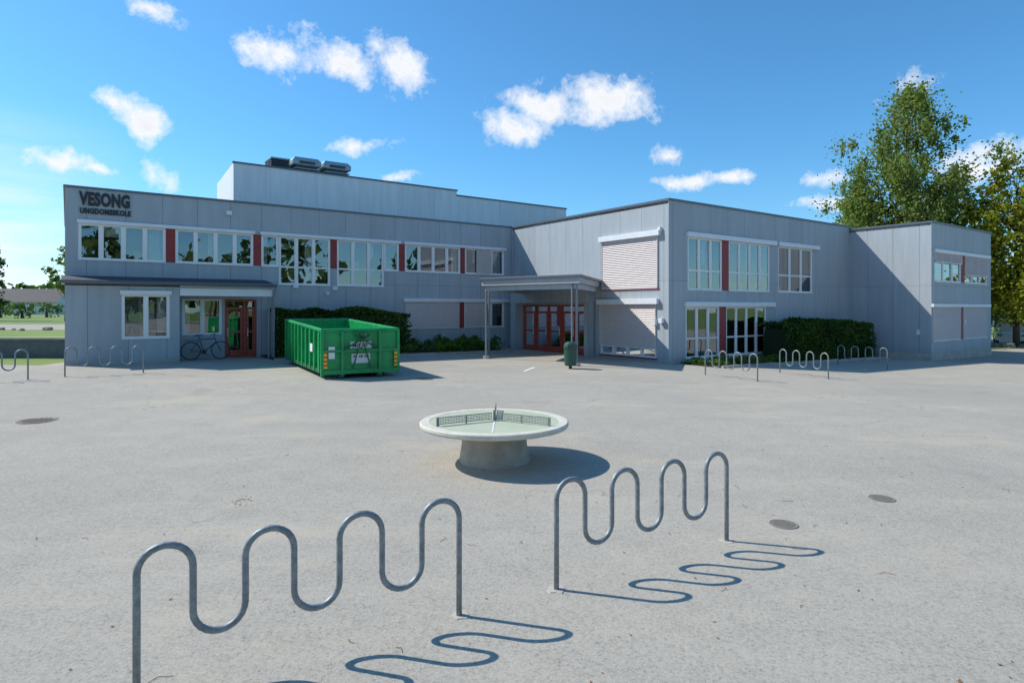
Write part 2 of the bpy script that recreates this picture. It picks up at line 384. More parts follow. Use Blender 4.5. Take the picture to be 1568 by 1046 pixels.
addr('WR',1112,1174,.15,2.26,eq(4),.95,.35); flash('WR',fw(1047),fw(1184),2.26,.2,.14)
# right block front
fr_=lambda px: ax(px,RY)
addr('R',1431,1472,3.5,4.9,eq(3)); reg('R',fr_(1472),fr_(1477),3.5,4.9); redp('R',fr_(1472),fr_(1477),3.5,4.9)
addr('R',1477,1512,3.5,4.9,eq(3)); flash('R',fr_(1429),fr_(1514),4.9,.16,.12)
blind('R',fr_(1431),fr_(1472),4.5,4.9); blind('R',fr_(1477),fr_(1512),3.95,4.9)
addr('R',1428,1470,.6,2.25,eq(3)); reg('R',fr_(1470),fr_(1474),.6,2.25); redp('R',fr_(1470),fr_(1474),.6,2.25)
addr('R',1474,1511,.6,2.25,eq(3)); flash('R',fr_(1426),fr_(1514),2.25,.16,.12)
blind('R',fr_(1428),fr_(1470),.68,2.25); blind('R',fr_(1474),fr_(1511),.68,2.25)

w=MB()
wall(w,'y',WY,XL,0,-.8,ROOF,holes['L'])
wall(w,'x',0.,0,WY,-.8,ROOF,holes['WL'])
wall(w,'y',0.,0,XR,-.8,ROOF,holes['WR'])
wall(w,'y',RY,XR,RXE,-.8,RROOF,holes['R'])
wall(w,'x',XR,RY,0,-.8,RROOF,[])
def quadw(x0,y0,x1,y1,z0,z1): w.face([(x0,y0,z0),(x1,y1,z0),(x1,y1,z1),(x0,y0,z1)])
quadw(XL,24,XL,WY,-.8,ROOF); quadw(XL,24,XR,24,-.8,ROOF); quadw(XR,0,XR,24,-.8,ROOF)
quadw(RXE,RY,RXE,9,-.8,RROOF); quadw(RXE,9,XR,9,-.8,RROOF)
# annex
wall(w,'y',AY,XL,XA,-.8,2.98,holes['A'])
quadw(XL,WY,XL,AY,-.8,3.1); quadw(XA,AY,XA,WY,-.8,3.1)
w.make('walls',[M_wall],SCH)
rf=MB()
rf.box(XL+.02,-.02,WY+.02,23.98,ROOF-.15,ROOF-.06); rf.box(.0,XR-.02,.02,23.97,ROOF-.15,ROOF-.061); rf.box(XR+.0,RXE-.02,RY+.02,8.98,RROOF-.15,RROOF-.06)
rf.make('roof',[M_roof],SCH)
# roof edge caps
e=.05; hh=.09
cap.box(XL-e,-e-.002,WY-e,WY+.2,ROOF-.02,ROOF+hh-.03); cap.box(-e,.2,-e,WY+.2,ROOF-.022,ROOF+hh-.032); cap.box(.202,XR+.1,-e,.2,ROOF-.02,ROOF+hh-.03)
cap.box(XL-e,XL+.2,WY+.201,24,ROOF-.02,ROOF+hh-.03)
cap.box(XR-e,XR+.2,RY-e,-e-.003,RROOF-.02,RROOF+hh-.03); cap.box(XR+.201,RXE+e,RY-e,RY+.2,RROOF-.02,RROOF+hh-.03); cap.box(RXE-.2,RXE+e,RY+.201,9,RROOF-.02,RROOF+hh-.03)
cap.make('roof_edge',[M_cap],SCH)
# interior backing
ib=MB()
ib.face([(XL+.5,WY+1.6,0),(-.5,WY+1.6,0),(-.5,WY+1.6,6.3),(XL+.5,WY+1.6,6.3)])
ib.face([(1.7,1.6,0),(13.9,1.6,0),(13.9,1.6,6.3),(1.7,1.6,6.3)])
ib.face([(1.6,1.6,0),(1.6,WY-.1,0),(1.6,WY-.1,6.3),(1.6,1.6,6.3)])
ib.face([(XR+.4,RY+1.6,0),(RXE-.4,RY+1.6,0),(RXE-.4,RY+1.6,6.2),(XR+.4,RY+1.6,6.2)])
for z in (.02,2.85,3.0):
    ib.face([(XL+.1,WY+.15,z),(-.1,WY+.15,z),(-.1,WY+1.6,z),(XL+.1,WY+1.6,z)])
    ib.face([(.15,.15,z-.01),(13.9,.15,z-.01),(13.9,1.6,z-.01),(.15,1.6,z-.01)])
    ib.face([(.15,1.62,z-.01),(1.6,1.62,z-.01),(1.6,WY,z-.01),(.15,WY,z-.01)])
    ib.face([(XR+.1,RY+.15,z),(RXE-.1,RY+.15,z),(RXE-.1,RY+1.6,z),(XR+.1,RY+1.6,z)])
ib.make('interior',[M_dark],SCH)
it=MB()
it.box(fw(1120),fw(1150),.35,.6,3.0,3.35,0); it.box(fw(1155),fw(1175),.35,.55,3.0,3.3,0); it.box(fw(1195),fw(1205),.3,.5,3.0,3.2,0)
for px in (205,235,300,352,545,640,665): it.box(f(px),f(px)+.25,WY+.3,WY+.5,3.9,4.35,1)
it.make('window_displays',[mat('orange_decor',(.75,.2,.02),.7,var=.4,vscale=9),mat('teal_decor',(.02,.22,.2),.7,var=.4,vscale=6)],SCH)
fr.make('window_frames',[M_frame],SCH); gls.make('window_glass',[M_glass],SCH); cur.make('curtains',[M_curt],SCH)
red.make('red_panels',[M_red],SCH); trim.make('flashings',[M_trim],SCH,bevel=.008); sl.make('blinds',[M_slat],SCH); dr.make('doors',[M_door],SCH)

# annex roof + porch
an=MB(); rr=[M_cap,M_trim,M_wall,M_galv,M_roof]
XE=XAE+.12
an.face([(XL-.1,AY-.18,3.16),(XE,AY-.18,3.16),(XE,WY,3.36),(XL-.1,WY,3.36)],4)
an.box(XL-.1,XE,AY-.2,AY-.14,3.03,3.17,0)
an.face([(XL-.1,AY-.14,3.03),(XE,AY-.14,3.03),(XE,WY-.01,3.03),(XL-.1,WY-.01,3.03)],1)
an.face([(XE,AY-.14,3.03),(XE,WY,3.03),(XE,WY,3.36),(XE,AY-.14,3.17)],0)
an.face([(XL-.1,AY-.14,3.03),(XL-.1,WY,3.03),(XL-.1,WY,3.36),(XL-.1,AY-.14,3.17)],0)
an.box(XA+.01,XE-.05,AY-.04,AY+.08,2.66,2.93,1)
an.box(XA+.01,XE-.05,AY-.02,AY+.06,2.93,3.03,2)
an.tube([(XL-.15,AY-.26,3.1),(XE+.1,AY-.26,3.1)],.06,8,0)
for x in (XE-.16,XE-.02): an.tube([(x,AY,gl(x,AY)-.1),(x,AY,2.66)],.045,8,3)
an.tube([(XE+.05,AY-.26,3.05),(XE+.02,AY-.1,2.7),(XE+.02,AY-.08,.2)],.035,8,3)
an.make('porch_roof',rr,SCH)
# entrance canopy, set diagonally in the inner corner
cp=MB()
poly=[(-5.3,5.45),(-4.05,.75),(-.01,3.9),(-.01,9.6)]
cp.prism(poly,3.12,3.42,0)
def inset(po,k):
    cx=sum(p[0] for p in po)/4; cy=sum(p[1] for p in po)/4
    return [((p[0]-cx)*k+cx,(p[1]-cy)*k+cy) for p in po]
cp.prism(inset(poly,1.03)[:2]+[(-.012,3.75),(-.012,9.75)],3.36,3.45,1)
pin=inset(poly,.93)
for i,(p,q) in enumerate(((pin[0],pin[1]),(pin[1],(-.2,3.95)),(pin[0],(-.2,9.2)))):
    d=(Vector(q)-Vector(p)).normalized(); n=Vector((-d.y,d.x))*.06; p=Vector(p); q=Vector(q)
    cp.prism([tuple(p-n),tuple(q-n),tuple(q+n),tuple(p+n)],2.92+.003*i,3.115,2)
for p in (pin[0],pin[1],(-3.9,7.0)): cp.tube([(p[0],p[1],gl(*p)-.1),(p[0],p[1],3.12)],.05,10,3)
p=pin[1]; cp.tube([(p[0]-.14,p[1]+.1,gl(*p)-.1),(p[0]-.14,p[1]+.1,3.12)],.035,8,3)
for q in (pin[0],pin[1]): cp.lathe([(.0,.12),(.14,.12),(.16,-.1)],(q[0],q[1],gl(*q)),14,4)
cp.box(-.5,-.004,fy(801)+.02,fy(801)+.45,-.3,3.1,5); cp.box(-.5,-.004,fy(904)-.3,fy(801)+.02,2.45,3.1,5)
cp.box(-.42,-.05,fy(904)-.3,fy(904)-.02,-.3,2.45,5)
cp.make('entrance_canopy',[mat('canopy_fascia',(.37,.395,.42),.6,var=.08,vscale=2),M_cap,M_wall,M_galv,M_conc,M_wall],SCH,bevel=.006)
mt=MB(); mt.box(-2.6,-.3,fy(904)+.6,fy(801)-.6,-.1,.035,0); mt.make('entrance_mat',[mat('door_mat',(.10,.07,.06),1,var=.3)],SCH)

# gym volume behind
gm=MB(); gx0,gx1,gx2=-12.6,.35,9.3; gy0,gy1=17.05,21.2; G1,G2=9.5,9.2
def gbox(x0,x1,y0,y1,zf,zbk):
    gm.face([(x0,y0,5.9),(x1,y0,5.9),(x1,y0,zf),(x0,y0,zf)]); gm.face([(x0,y1,5.9),(x0,y0,5.9),(x0,y0,zf),(x0,y1,zbk)])
    gm.face([(x1,y0,5.9),(x1,y1,5.9),(x1,y1,zbk),(x1,y0,zf)]); gm.face([(x1,y1,5.9),(x0,y1,5.9),(x0,y1,zbk),(x1,y1,zbk)])
    gm.face([(x0,y0,zf-.02),(x1,y0,zf-.02),(x1,y1,zbk-.02),(x0,y1,zbk-.02)],1)
    gm.box(x0-.05,x1+.05,y0-.05,y0+.1,zf-.02,zf+.06,2)
gbox(gx0,gx1,gy0,gy1,G1,G1-.4); gbox(gx1+.002,gx2,gy0+.01,gy1,G2,G2-.4)
gm.make('sports_hall',[M_gym,M_roof,M_cap],SCH)
# rooftop ventilation cowls
vt=MB()
gfront=lambda px: ax(px,gy0+1.2)
for k,(p0,p1,zz,dd) in enumerate(((410,438,10.15,1),(444,484,10.3,0),(490,529,10.3,0))):
    x0,x1=gfront(p0),gfront(p1); y0=gy0+.5; y1=y0+1.3; mi=1 if dd else 0
    vt.box(x0+.15,x1-.15,y0+.1,y1-.1,9.0,zz-.35,1)
    if dd:
        for j in range(5): vt.box(x0,x1,y0,y1,9.6+j*.11,9.66+j*.11,1)
        vt.box(x0-.02,x1+.02,y0-.02,y1+.02,zz-.05,zz+.02,0)
    else:
        def ring(ex,z): return [(x0-ex,y0-ex,z),(x1+ex,y0-ex,z),(x1+ex,y1+ex,z),(x0-ex,y1+ex,z)]
        rs=[ring(-.04,zz-.40),ring(.05,zz-.34),ring(.05,zz-.10),ring(-.10,zz+.08)]
        for a_,b_ in zip(rs,rs[1:]):
            for q in range(4): vt.face([a_[q],a_[(q+1)%4],b_[(q+1)%4],b_[q]],0)
        vt.face(rs[-1],0); vt.face(rs[0][::-1],1)
        for j in range(2): vt.box(x0+.02,x1-.02,y0-.02,y1+.02,9.62+j*.12,9.67+j*.12,0)
        vt.box(x0+.3,x1-.3,y0-.085,y0-.052,zz-.28,zz-.14,1)
vt.make('roof_vents',[M_vent,M_dgrey],SCH)
# sign letters
def text(s,size,loc,rot,m,name,sx=1,off=.0,parent=SCH,ext=.02):
    cu=bpy.data.curves.new(name,'FONT'); cu.body=s; cu.size=size; cu.extrude=ext; cu.offset=off; cu.resolution_u=3; cu.space_character=1.06
    o=bpy.data.objects.new(name,cu); scene.collection.objects.link(o); o.location=loc; o.rotation_euler=rot; o.data.materials.append(m); o.parent=parent; o.scale=(sx,1,1)
    bpy.context.view_layer.update(); return o
def fit(o,wd): 
    w0=o.dimensions.x/o.scale.x if o.scale.x else 1
    o.scale.x=wd/w0
x0,x1=f(122),f(200)
t=text('VESONG',.64,(x0,WY-.03,5.91),(R(90),0,0),M_text,'sign_name',off=.03); fit(t,x1-x0)
t=text('UNGDOMSSKOLE',.27,(x0,WY-.03,5.60),(R(90),0,0),M_text,'sign_subtitle',off=.011); fit(t,x1-x0)
# small wall fittings and downpipes
ft=MB()
for px,z in ((452,3.05),(512,3.0),(350,5.95)): ft.box(f(px)-.1,f(px)+.1,WY-.14,WY-.002,z,z+.16,0)
ft.tube([(-.08,-.08,ROOF-.2),(-.08,-.08,5.5)],.03,8,1)
ft.box(-.12,-.003,.35,.47,5.25,5.45,0); ft.box(-.12,-.003,.6,.7,1.5,1.75,0)
ft.box(XR-.09,XR-.002,RY+.5,RY+.62,.9,1.15,0); ft.box(RXE-4,RXE-3.85,RY-.1,RY-.002,1.4,1.6,0)
ft.box(-.16,-.003,.22,.40,1.6,1.8,0)
ft.tube([(f(783),WY-.08,ROOF-.1),(f(783),WY-.08,3.5)],.04,8,1)
ft.box(f(500)-.05,f(500)+.05,WY-.18,WY-.002,2.78,2.9,0)
ft.make('wall_fittings',[M_trim,M_wall],SCH)
# plinth
pl=MB()
pl.box(XA,-.01,WY-.03,WY-.003,-.7,.16); pl.box(XL,XA,AY-.03,AY-.003,-.7,.34); pl.box(-.0,XR-.01,-.03,-.003,-.7,.1); pl.box(XR-.03,RXE,RY-.03,RY-.003,-.7,-.0); pl.box(XR-.03,XR-.003,RY,-.04,-.7,0)
pl.make('plinth',[M_conc],SCH)

# ------------------------------------------------------------------ bike racks
def bike_rack(p0,p1,hgt=.85):
    p0=Vector(p0); p1=Vector(p1); d=p1-p0; L=d.length; th=math.atan2(d.y,d.x); p=L/3.5; r=p/4
    z0=g(p0.x,p0.y); z1=g(p1.x,p1.y); lo=.30
    pts=[(0,0,-.15),(0,0,hgt-r-.1),(0,0,hgt-r)]
    x=0
    for k in range(4):
        for j in range(1,13):
            a=math.pi-math.pi*j/12; pts.append((x+r+math.cos(a)*r,0,hgt-r+math.sin(a)*r))
        x+=2*r
        if k<3:
            pts.append((x+.0,0,(hgt+lo)/2))
            for j in range(0,13):
                a=math.pi+math.pi*j/12; pts.append((x+r+math.cos(a)*r,0,lo+r+math.sin(a)*r))
            x+=2*r; pts.append((x,0,(hgt+lo)/2)); pts.append((x,0,hgt-r))
    pts+= [(x,0,hgt-r-.1),(x,0,-.15)]
    e_=empty('bike_rack',(p0.x,p0.y,z0),th)
    sl_=(z1-z0)/L
    mb=MB(); mb.tube([(a,b_,c_+a*sl_) for a,b_,c_ in pts],.0205,12)
    mb.make('wave_tube',[M_galv],e_,smooth=True)
    c=MB()
    for xx in (0,x):
        n=11; ring=[]
        for j in range(n):
            a=2*math.pi*j/n; rr_=random.uniform(.045,.08); ring.append((xx+rr_*math.cos(a),rr_*math.sin(a)*1.1,.018+xx*sl_))
        c.face(ring); 
        for j in range(n):
            q=ring[j]; s_=ring[(j+1)%n]; c.face([q,(q[0]*1.0+(q[0]-xx)*.3,q[1]*1.3,-.01+xx*sl_),(s_[0]+(s_[0]-xx)*.3,s_[1]*1.3,-.01+xx*sl_),s_])
    c.make('footings',[M_conc],e_)
    return e_
bike_rack((-2.10,3.47),(-.377,4.42)); bike_rack((.346,4.83),(2.02,5.84))
bike_rack((-12.9,17.9),(-11.35,19.1)); bike_rack((-15.0,16.05),(-13.42,17.2))
bike_rack((6.42,20.6),(7.5,18.95)); bike_rack((9.5,22.0),(10.3,20.2)); bike_rack((13.6,25.9),(14.7,24.3))

# ------------------------------------------------------------------ table tennis table
TT=empty('round_table_tennis_table',(-.254,8.93,0))
mb=MB(); mb.lathe([(.50,-.02),(.505,.03),(.47,.25),(.45,.5)],n=64); mb.make('pedestal',[mat('table_concrete',(.44,.40,.33),.9,var=.16,vscale=5,bump=.35,bscale=70)],TT,smooth=True)
M_rim=mat('table_rim',(.60,.57,.48),.75,var=.1,vscale=8,bump=.1,bscale=90)
mb=MB(); mb.lathe([(.3,.50),(1.0,.50),(1.05,.515),(1.065,.54),(1.065,.575),(1.05,.588),(.93,.588),(.925,.583),(.92,.583)],n=96); o=mb.make('rim',[M_rim],TT)
mb=MB(); ring=[(.925*math.cos(2*math.pi*j/96),.925*math.sin(2*math.pi*j/96),.585) for j in range(96)]; mb.face(ring)
mb.make('playing_surface',[mat('table_green',(.40,.45,.33),.9,spec=.15,var=.12,vscale=3,col2=(.47,.49,.38),bump=.1,bscale=80)],TT)
nt_=MB()
for ang in (210,-30,90):
    a=R(ang); d=Vector((math.cos(a),math.sin(a),0)); n=Vector((-d.y,d.x,0))*.003
    def bar(r0,r1,z0,z1,k=1):
        p=d*r0; q=d*r1; nn=n*k
        nt_.prism([tuple((p-nn)[:2]),tuple((q-nn)[:2]),tuple((q+nn)[:2]),tuple((p+nn)[:2])],z0,z1)
    bar(.04,.90,.605,.617); bar(.04,.90,.692,.705)
    for k in range(1,4): bar(.04,.90,.614+k*.0195,.620+k*.0195,.5)
    for k in range(36): r0=.045+k*.024; bar(r0,r0+.006,.615,.695,.6)
    bar(.86,.90,.586,.705,2); bar(.44,.46,.586,.705,1.3)
nt_.lathe([(0,.735),(.02,.735),(.025,.586)],n=12)
nt_.make('net',[mat('net_steel',(.24,.26,.23),.7,.1)],TT)
wl=MB()
for ang in (150,30,270): 
    a=R(ang); d=Vector((math.cos(a),math.sin(a))); n=Vector((-d.y,d.x))*.011
    wl.face([tuple(d*.03-n)+(.589,),tuple(d*.9-n)+(.589,),tuple(d*.9+n)+(.589,),tuple(d*.03+n)+(.589,)])
wl.make('white_line',[M_paint],TT)

# ------------------------------------------------------------------ green skip container
dirL=Vector((-.49,.87)).normalized(); cang=math.atan2(dirL.y,dirL.x)
ct=empty('roll_off_container',(-5.5,18.0,g(-5.5,18.0)),cang)
c=MB(); Lc=6.0; W=2.25; H0,H1=1.42,1.62; zb_=.2
def H(x): return H0+(H1-H0)*x/Lc
c.box(.05,Lc,-W+.05,-.05,zb_,zb_+.08,0)
for y in (-.55,-W+.55): c.box(.0,Lc,y-.09,y+.09,.03,zb_,1)
t_=.06
def sidewall(y0,y1):
    c.v+= [(0,y0,zb_),(Lc,y0,zb_),(Lc,y1,zb_),(0,y1,zb_),(0,y0,H0),(Lc,y0,H1),(Lc,y1,H1),(0,y1,H0)]
    i=len(c.v)-8
    for q in ((0,3,2,1),(4,5,6,7),(0,1,5,4),(1,2,6,5),(2,3,7,6),(3,0,4,7)): c.f.append(tuple(i+k for k in q)); c.m.append(0)
sidewall(-t_,0); sidewall(-W,-W+t_)
c.box(0,t_,-W+t_,-t_,zb_,H0,0); c.box(Lc-t_,Lc,-W+t_,-t_,zb_,H1,0)
for k in range(10):
    x=.12+k*(Lc-.3)/9
    for y0,y1 in ((.001,.075),(-W-.075,-W-.001)): c.box(x,x+.09,y0,y1,zb_,H(x)-.04,0)
for y in (-.0,-W): c.tube([(-.03,y,H0),(Lc+.03,y,H1)],.062,8,0)
c.tube([(0,.05,H0),(0,-W-.05,H0)],.062,8,0); c.tube([(Lc,.05,H1),(Lc,-W-.05,H1)],.062,8,0)
c.box(0,Lc,.001,.05,zb_-.02,zb_+.1,1); c.box(0,Lc,-W-.05,-W-.001,zb_-.02,zb_+.1,1)
for y in (-.02,-W-.06): c.box(-.07,-.001,y,y+.08,.1,H0,0)
for y in (-.6,-W+.52): c.box(-.09,-.001,y,y+.08,.1,H0-.02,0)
c.box(-.085,-.001,-W,-.02,.14,.26,0); c.box(-.08,-.001,-W,-.02,.78,.86,0)
c.tube([(-.1,-.6,.86),(-.14,-W/2-.25,H0-.12),(-.14,-W/2+.25,H0-.12),(-.1,-W+.6,.86)][::1],.035,8,1)
c.tube([(-.12,-.85,.3),(-.12,-W/2,1.2),(-.12,-W+.85,.3)],.03,8,1)
c.tube([(-.18,-W/2+.12,H0-.1),(-.24,-W/2+.1,H0-.2),(-.24,-W/2-.1,H0-.2),(-.18,-W/2-.12,H0-.1)],.028,8,3)
for y in (-.55,-W+.55): c.tube([(.12,y-.13,.13),(.12,y+.13,.13)],.12,14,3)
for y in (-.12,-W+.02):
    for j in range(4):
        c.box(-.078,-.072,y,y+.1,.32+j*.12,.38+j*.12,4); c.box(-.0785,-.0725,y,y+.1,.38+j*.12,.44+j*.12,5)
c.box(-.012,-.002,-W/2-.32,-W/2+.32,.88,1.08,2); c.box(-.012,-.002,-W/2-.28,-W/2+.28,.44,.72,2)
c.box(-.075,-.0,-.34,-.16,.6,.95,2)
c.box(1.0,1.35,.077,.082,.75,1.0,2)
c.make('container_body',[M_green,M_gdark,M_label,M_black,M_yellow,M_ora],ct,bevel=.008)
t=text('MILJØ',.17,(-.014,-W/2+.26,.91),(R(90),0,R(-90)),M_text,'label_text',parent=ct,ext=.001,off=.004)
t=text('48 48 00',.13,(-.014,-W/2+.25,.6),(R(90),0,R(-90)),M_text,'label_number',parent=ct,ext=.001,off=.003)

# ------------------------------------------------------------------ litter bin
lb=empty('litter_bin',(2.08,22.1,g(2,22)))
mb=MB(); mb.lathe([(.0,.12),(.19,.12),(.215,.2),(.23,.72),(.225,.74)],n=24); mb.lathe([(.245,.74),(.25,.80),(.22,.9),(.13,.97),(0,.985)],n=24)
mb.lathe([(.225,.74),(.245,.74)],n=24); mb.tube([(.0,.0,-.05),(0,0,.14)],.06,10,1); mb.box(-.12,.12,-.252,-.22,.76,.86,1); mb.box(-.04,.04,.2,.27,-.05,.8,1)
mb.make('bin_body',[mat('bin_green',(.02,.085,.06),.4),M_dgrey],lb,smooth=False,bevel=.004)

# ------------------------------------------------------------------ bicycle
bx=ax(292,10.1); pw=l2w(bx,10.05)
bi=empty('bicycle',(pw.x,pw.y,g(pw.x,pw.y)+.01),ROT)
mb=MB()
for cx in (0,1.06):
    rim=[(cx+.335*math.cos(2*math.pi*j/32),0,.345+.335*math.sin(2*math.pi*j/32)) for j in range(33)]
    mb.tube(rim,.02,6,0,False)
    for j in range(14):
        a=2*math.pi*j/14; mb.tube([(cx,0,.345),(cx+.32*math.cos(a),0,.345+.32*math.sin(a))],.0025,4,2)
    mb.tube([(cx,-.05,.345),(cx,.05,.345)],.03,8,2)
bb=(.45,0,.29); st=(.32,0,.78); hd=(.86,0,.80); hb=(.90,0,.66)
for p,q,r_ in ((bb,st,.018),(st,hd,.018),(bb,hb,.022),(hb,hd,.02),((0,.05,.345),bb,.011),((0,.05,.345),st,.01),((0,-.05,.345),bb,.011),((0,-.05,.345),st,.01),(hb,(1.06,.05,.345),.013),(hb,(1.06,-.05,.345),.013),(st,(.29,0,.92),.014),(hd,(.84,0,.97),.014)):
    mb.tube([p,q],r_,8,1)
mb.tube([(.80,-.3,.98),(.85,-.12,.98),(.86,0,.97),(.85,.12,.98),(.80,.3,.98)],.013,8,0)
mb.prism([(.16,-.07),(.16,.07),(.42,.02),(.42,-.02)],.92,.96,0)
mb.tube([(bb[0],-.06,.29),(bb[0],-.07,.29)],.09,16,0); mb.tube([bb,(.56,-.1,.16)],.012,6,2); mb.box(.52,.62,-.18,-.08,.14,.16,0)
mb.box(-.2,.25,-.06,.06,.74,.755,0)
o=mb.make('bicycle_frame',[M_black,mat('bike_paint',(.05,.06,.08),.35),M_galv],bi); bi.rotation_euler=(R(-7),0,ROT)

# ------------------------------------------------------------------ ground details
def manhole(name,x,y,r,m=M_iron,m2=None):
    e_=MB(); n=32
    z=g(x,y)+.0165
    e_.face([(r*math.cos(2*math.pi*j/n),r*math.sin(2*math.pi*j/n),0) for j in range(n)],0)
    e_.lathe([(r,.0),(r,.003),(r*1.10,.003),(r*1.12,-.004)],n=n,m=1)
    for k in range(-3,4):
        for l in range(-3,4):
            if (k*k+l*l)<11: e_.box(k*r*.25-r*.07,k*r*.25+r*.07,l*r*.25-r*.07,l*r*.25+r*.07,.0005,.005,0)
    return e_.make(name,[m,m2 or m],loc=(x,y,z))
manhole('manhole_cover',-9.1,11.9,.3,M_iron,M_worn); manhole('manhole_cover',-2.6,18.4,.25)
manhole('water_valve_cover',2.75,6.28,.125,M_worn); manhole('water_valve_cover',4.25,7.13,.125,M_worn); 
pm=MB(); 
pts=[(.35,20.9),(.75,22.4),(.87,22.37),(.47,20.87)]
pm.face([(x,y,g(x,y)+.02) for x,y in pts]); pm.make('parking_line',[M_paint])

# ------------------------------------------------------------------ foliage helpers
def leafquad(mb,p,s,m=0,flat=0):
    n=Vector((random.gauss(0,1),random.gauss(0,1),random.gauss(0,1)+flat)).normalized(); u=n.orthogonal().normalized()
    a=random.uniform(0,6.28); v=n.cross(u); u2=u*math.cos(a)+v*math.sin(a); v2=n.cross(u2)
    s1=s*random.uniform(.6,1.3); s2=s1*random.uniform(.5,.8)
    mb.face([p-u2*s1,p-v2*s2,p+u2*s1,p+v2*s2],m)
def hedge(name,x0,x1,y0,y1,h,n,L=L_hedge,s=.07,core=True):
    """local building coords"""
    mb=MB(); cx=(x0+x1)/2; 
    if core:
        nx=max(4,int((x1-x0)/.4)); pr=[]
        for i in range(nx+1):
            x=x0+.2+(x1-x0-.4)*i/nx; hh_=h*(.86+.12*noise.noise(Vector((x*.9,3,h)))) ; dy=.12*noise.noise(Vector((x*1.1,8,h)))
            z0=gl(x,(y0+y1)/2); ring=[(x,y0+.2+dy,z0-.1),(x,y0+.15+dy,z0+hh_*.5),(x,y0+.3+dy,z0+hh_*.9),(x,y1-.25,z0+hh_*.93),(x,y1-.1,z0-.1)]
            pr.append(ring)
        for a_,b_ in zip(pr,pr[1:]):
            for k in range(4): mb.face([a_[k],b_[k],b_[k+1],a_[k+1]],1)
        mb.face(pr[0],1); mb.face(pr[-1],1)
    k=0
    while k<n:
        x=random.uniform(x0,x1); fz=random.random(); yb=random.random()
        topb=h*(1+.14*noise.noise(Vector((x*.8,1.3,h)))+.06*noise.noise(Vector((x*3,yb*4,1))))
        lump=.18*noise.noise(Vector((x*1.3,fz*3,5)))
        if random.random()<.45: z=topb*(1-abs(random.gauss(0,.05))); y=random.uniform(y0+.1,y1)
        else: z=fz*topb; y=y0+.12+lump+abs(random.gauss(0,.07)) - .1*math.sin(fz*3.1)
        endk=min(x-x0,x1-x)
        if endk<.3 and random.random()>endk/.3+.3: continue
        p=Vector((x,y,gl(x,y)+z)); leafquad(mb,p,s*random.uniform(.7,1.3)); k+=1
    return mb.make(name,[L,L_core],None,loc=(C1.x,C1.y,0),rot=ROT)
xh0=ax(417,WY-.8); xh1=ax(622,WY-.8)
hedge('hedge',xh0,xh1,WY-1.35,WY-.12,1.95,11000)
hedge('hedge',ax(1186,-1.0),ax(1328,-1.3),-1.7,-.15,1.75,9000)
bed=MB(); 
def bedp(x0,x1,y0,y1):
    n=8
    for i in range(n):
        a=x0+(x1-x0)*i/n; b_=x0+(x1-x0)*(i+1)/n
        bed.face([(a,y0,gl(a,y0)+.04),(b_,y0,gl(b_,y0)+.04),(b_,y1,gl(b_,y1)+.08),(a,y1,gl(a,y1)+.08)])
        bed.box(a,b_,y0-.1,y0-.002,min(gl(a,y0),gl(b_,y0))-.1,gl(a,y0)+.09,1)
bedp(xh0-.3,-1.6,WY-2.2,WY-.04); bedp(.6,XR-.05,-2.0,-.05)
bed.make('planting_bed',[M_soil,M_conc],loc=(C1.x,C1.y,0),rot=ROT)
def shrubs(name,x0,x1,y0,y1,h,n,s,clumps,L=L_low):
    mb=MB(); cl=[(random.uniform(x0,x1),random.uniform(y0,y1),random.uniform(.4,1)*h,random.uniform(.25,.55)) for _ in range(clumps)]
    for k in range(n):
        c_=random.choice(cl); a=random.uniform(0,6.28); r=abs(random.gauss(0,.55))*c_[3]; z=c_[2]*math.sqrt(max(0,random.random()))*(1-min(1,r/c_[3]/1.6)*.5)
        x=c_[0]+r*math.cos(a); y=c_[1]+r*math.sin(a); leafquad(mb,Vector((x,y,gl(x,y)+z+.05)),s)
    return mb.make(name,[L],loc=(C1.x,C1.y,0),rot=ROT)
shrubs('low_shrubs',ax(560,WY-1),ax(745,WY-1),WY-2.0,WY-.3,.8,8000,.06,34)
shrubs('flowering_perennials',.7,7.2,-1.8,-.3,.32,4000,.045,34)
shrubs('low_shrubs',XR-4.5,XR-.5,-2.0,-.8,.5,2500,.05,12,L_hedge)

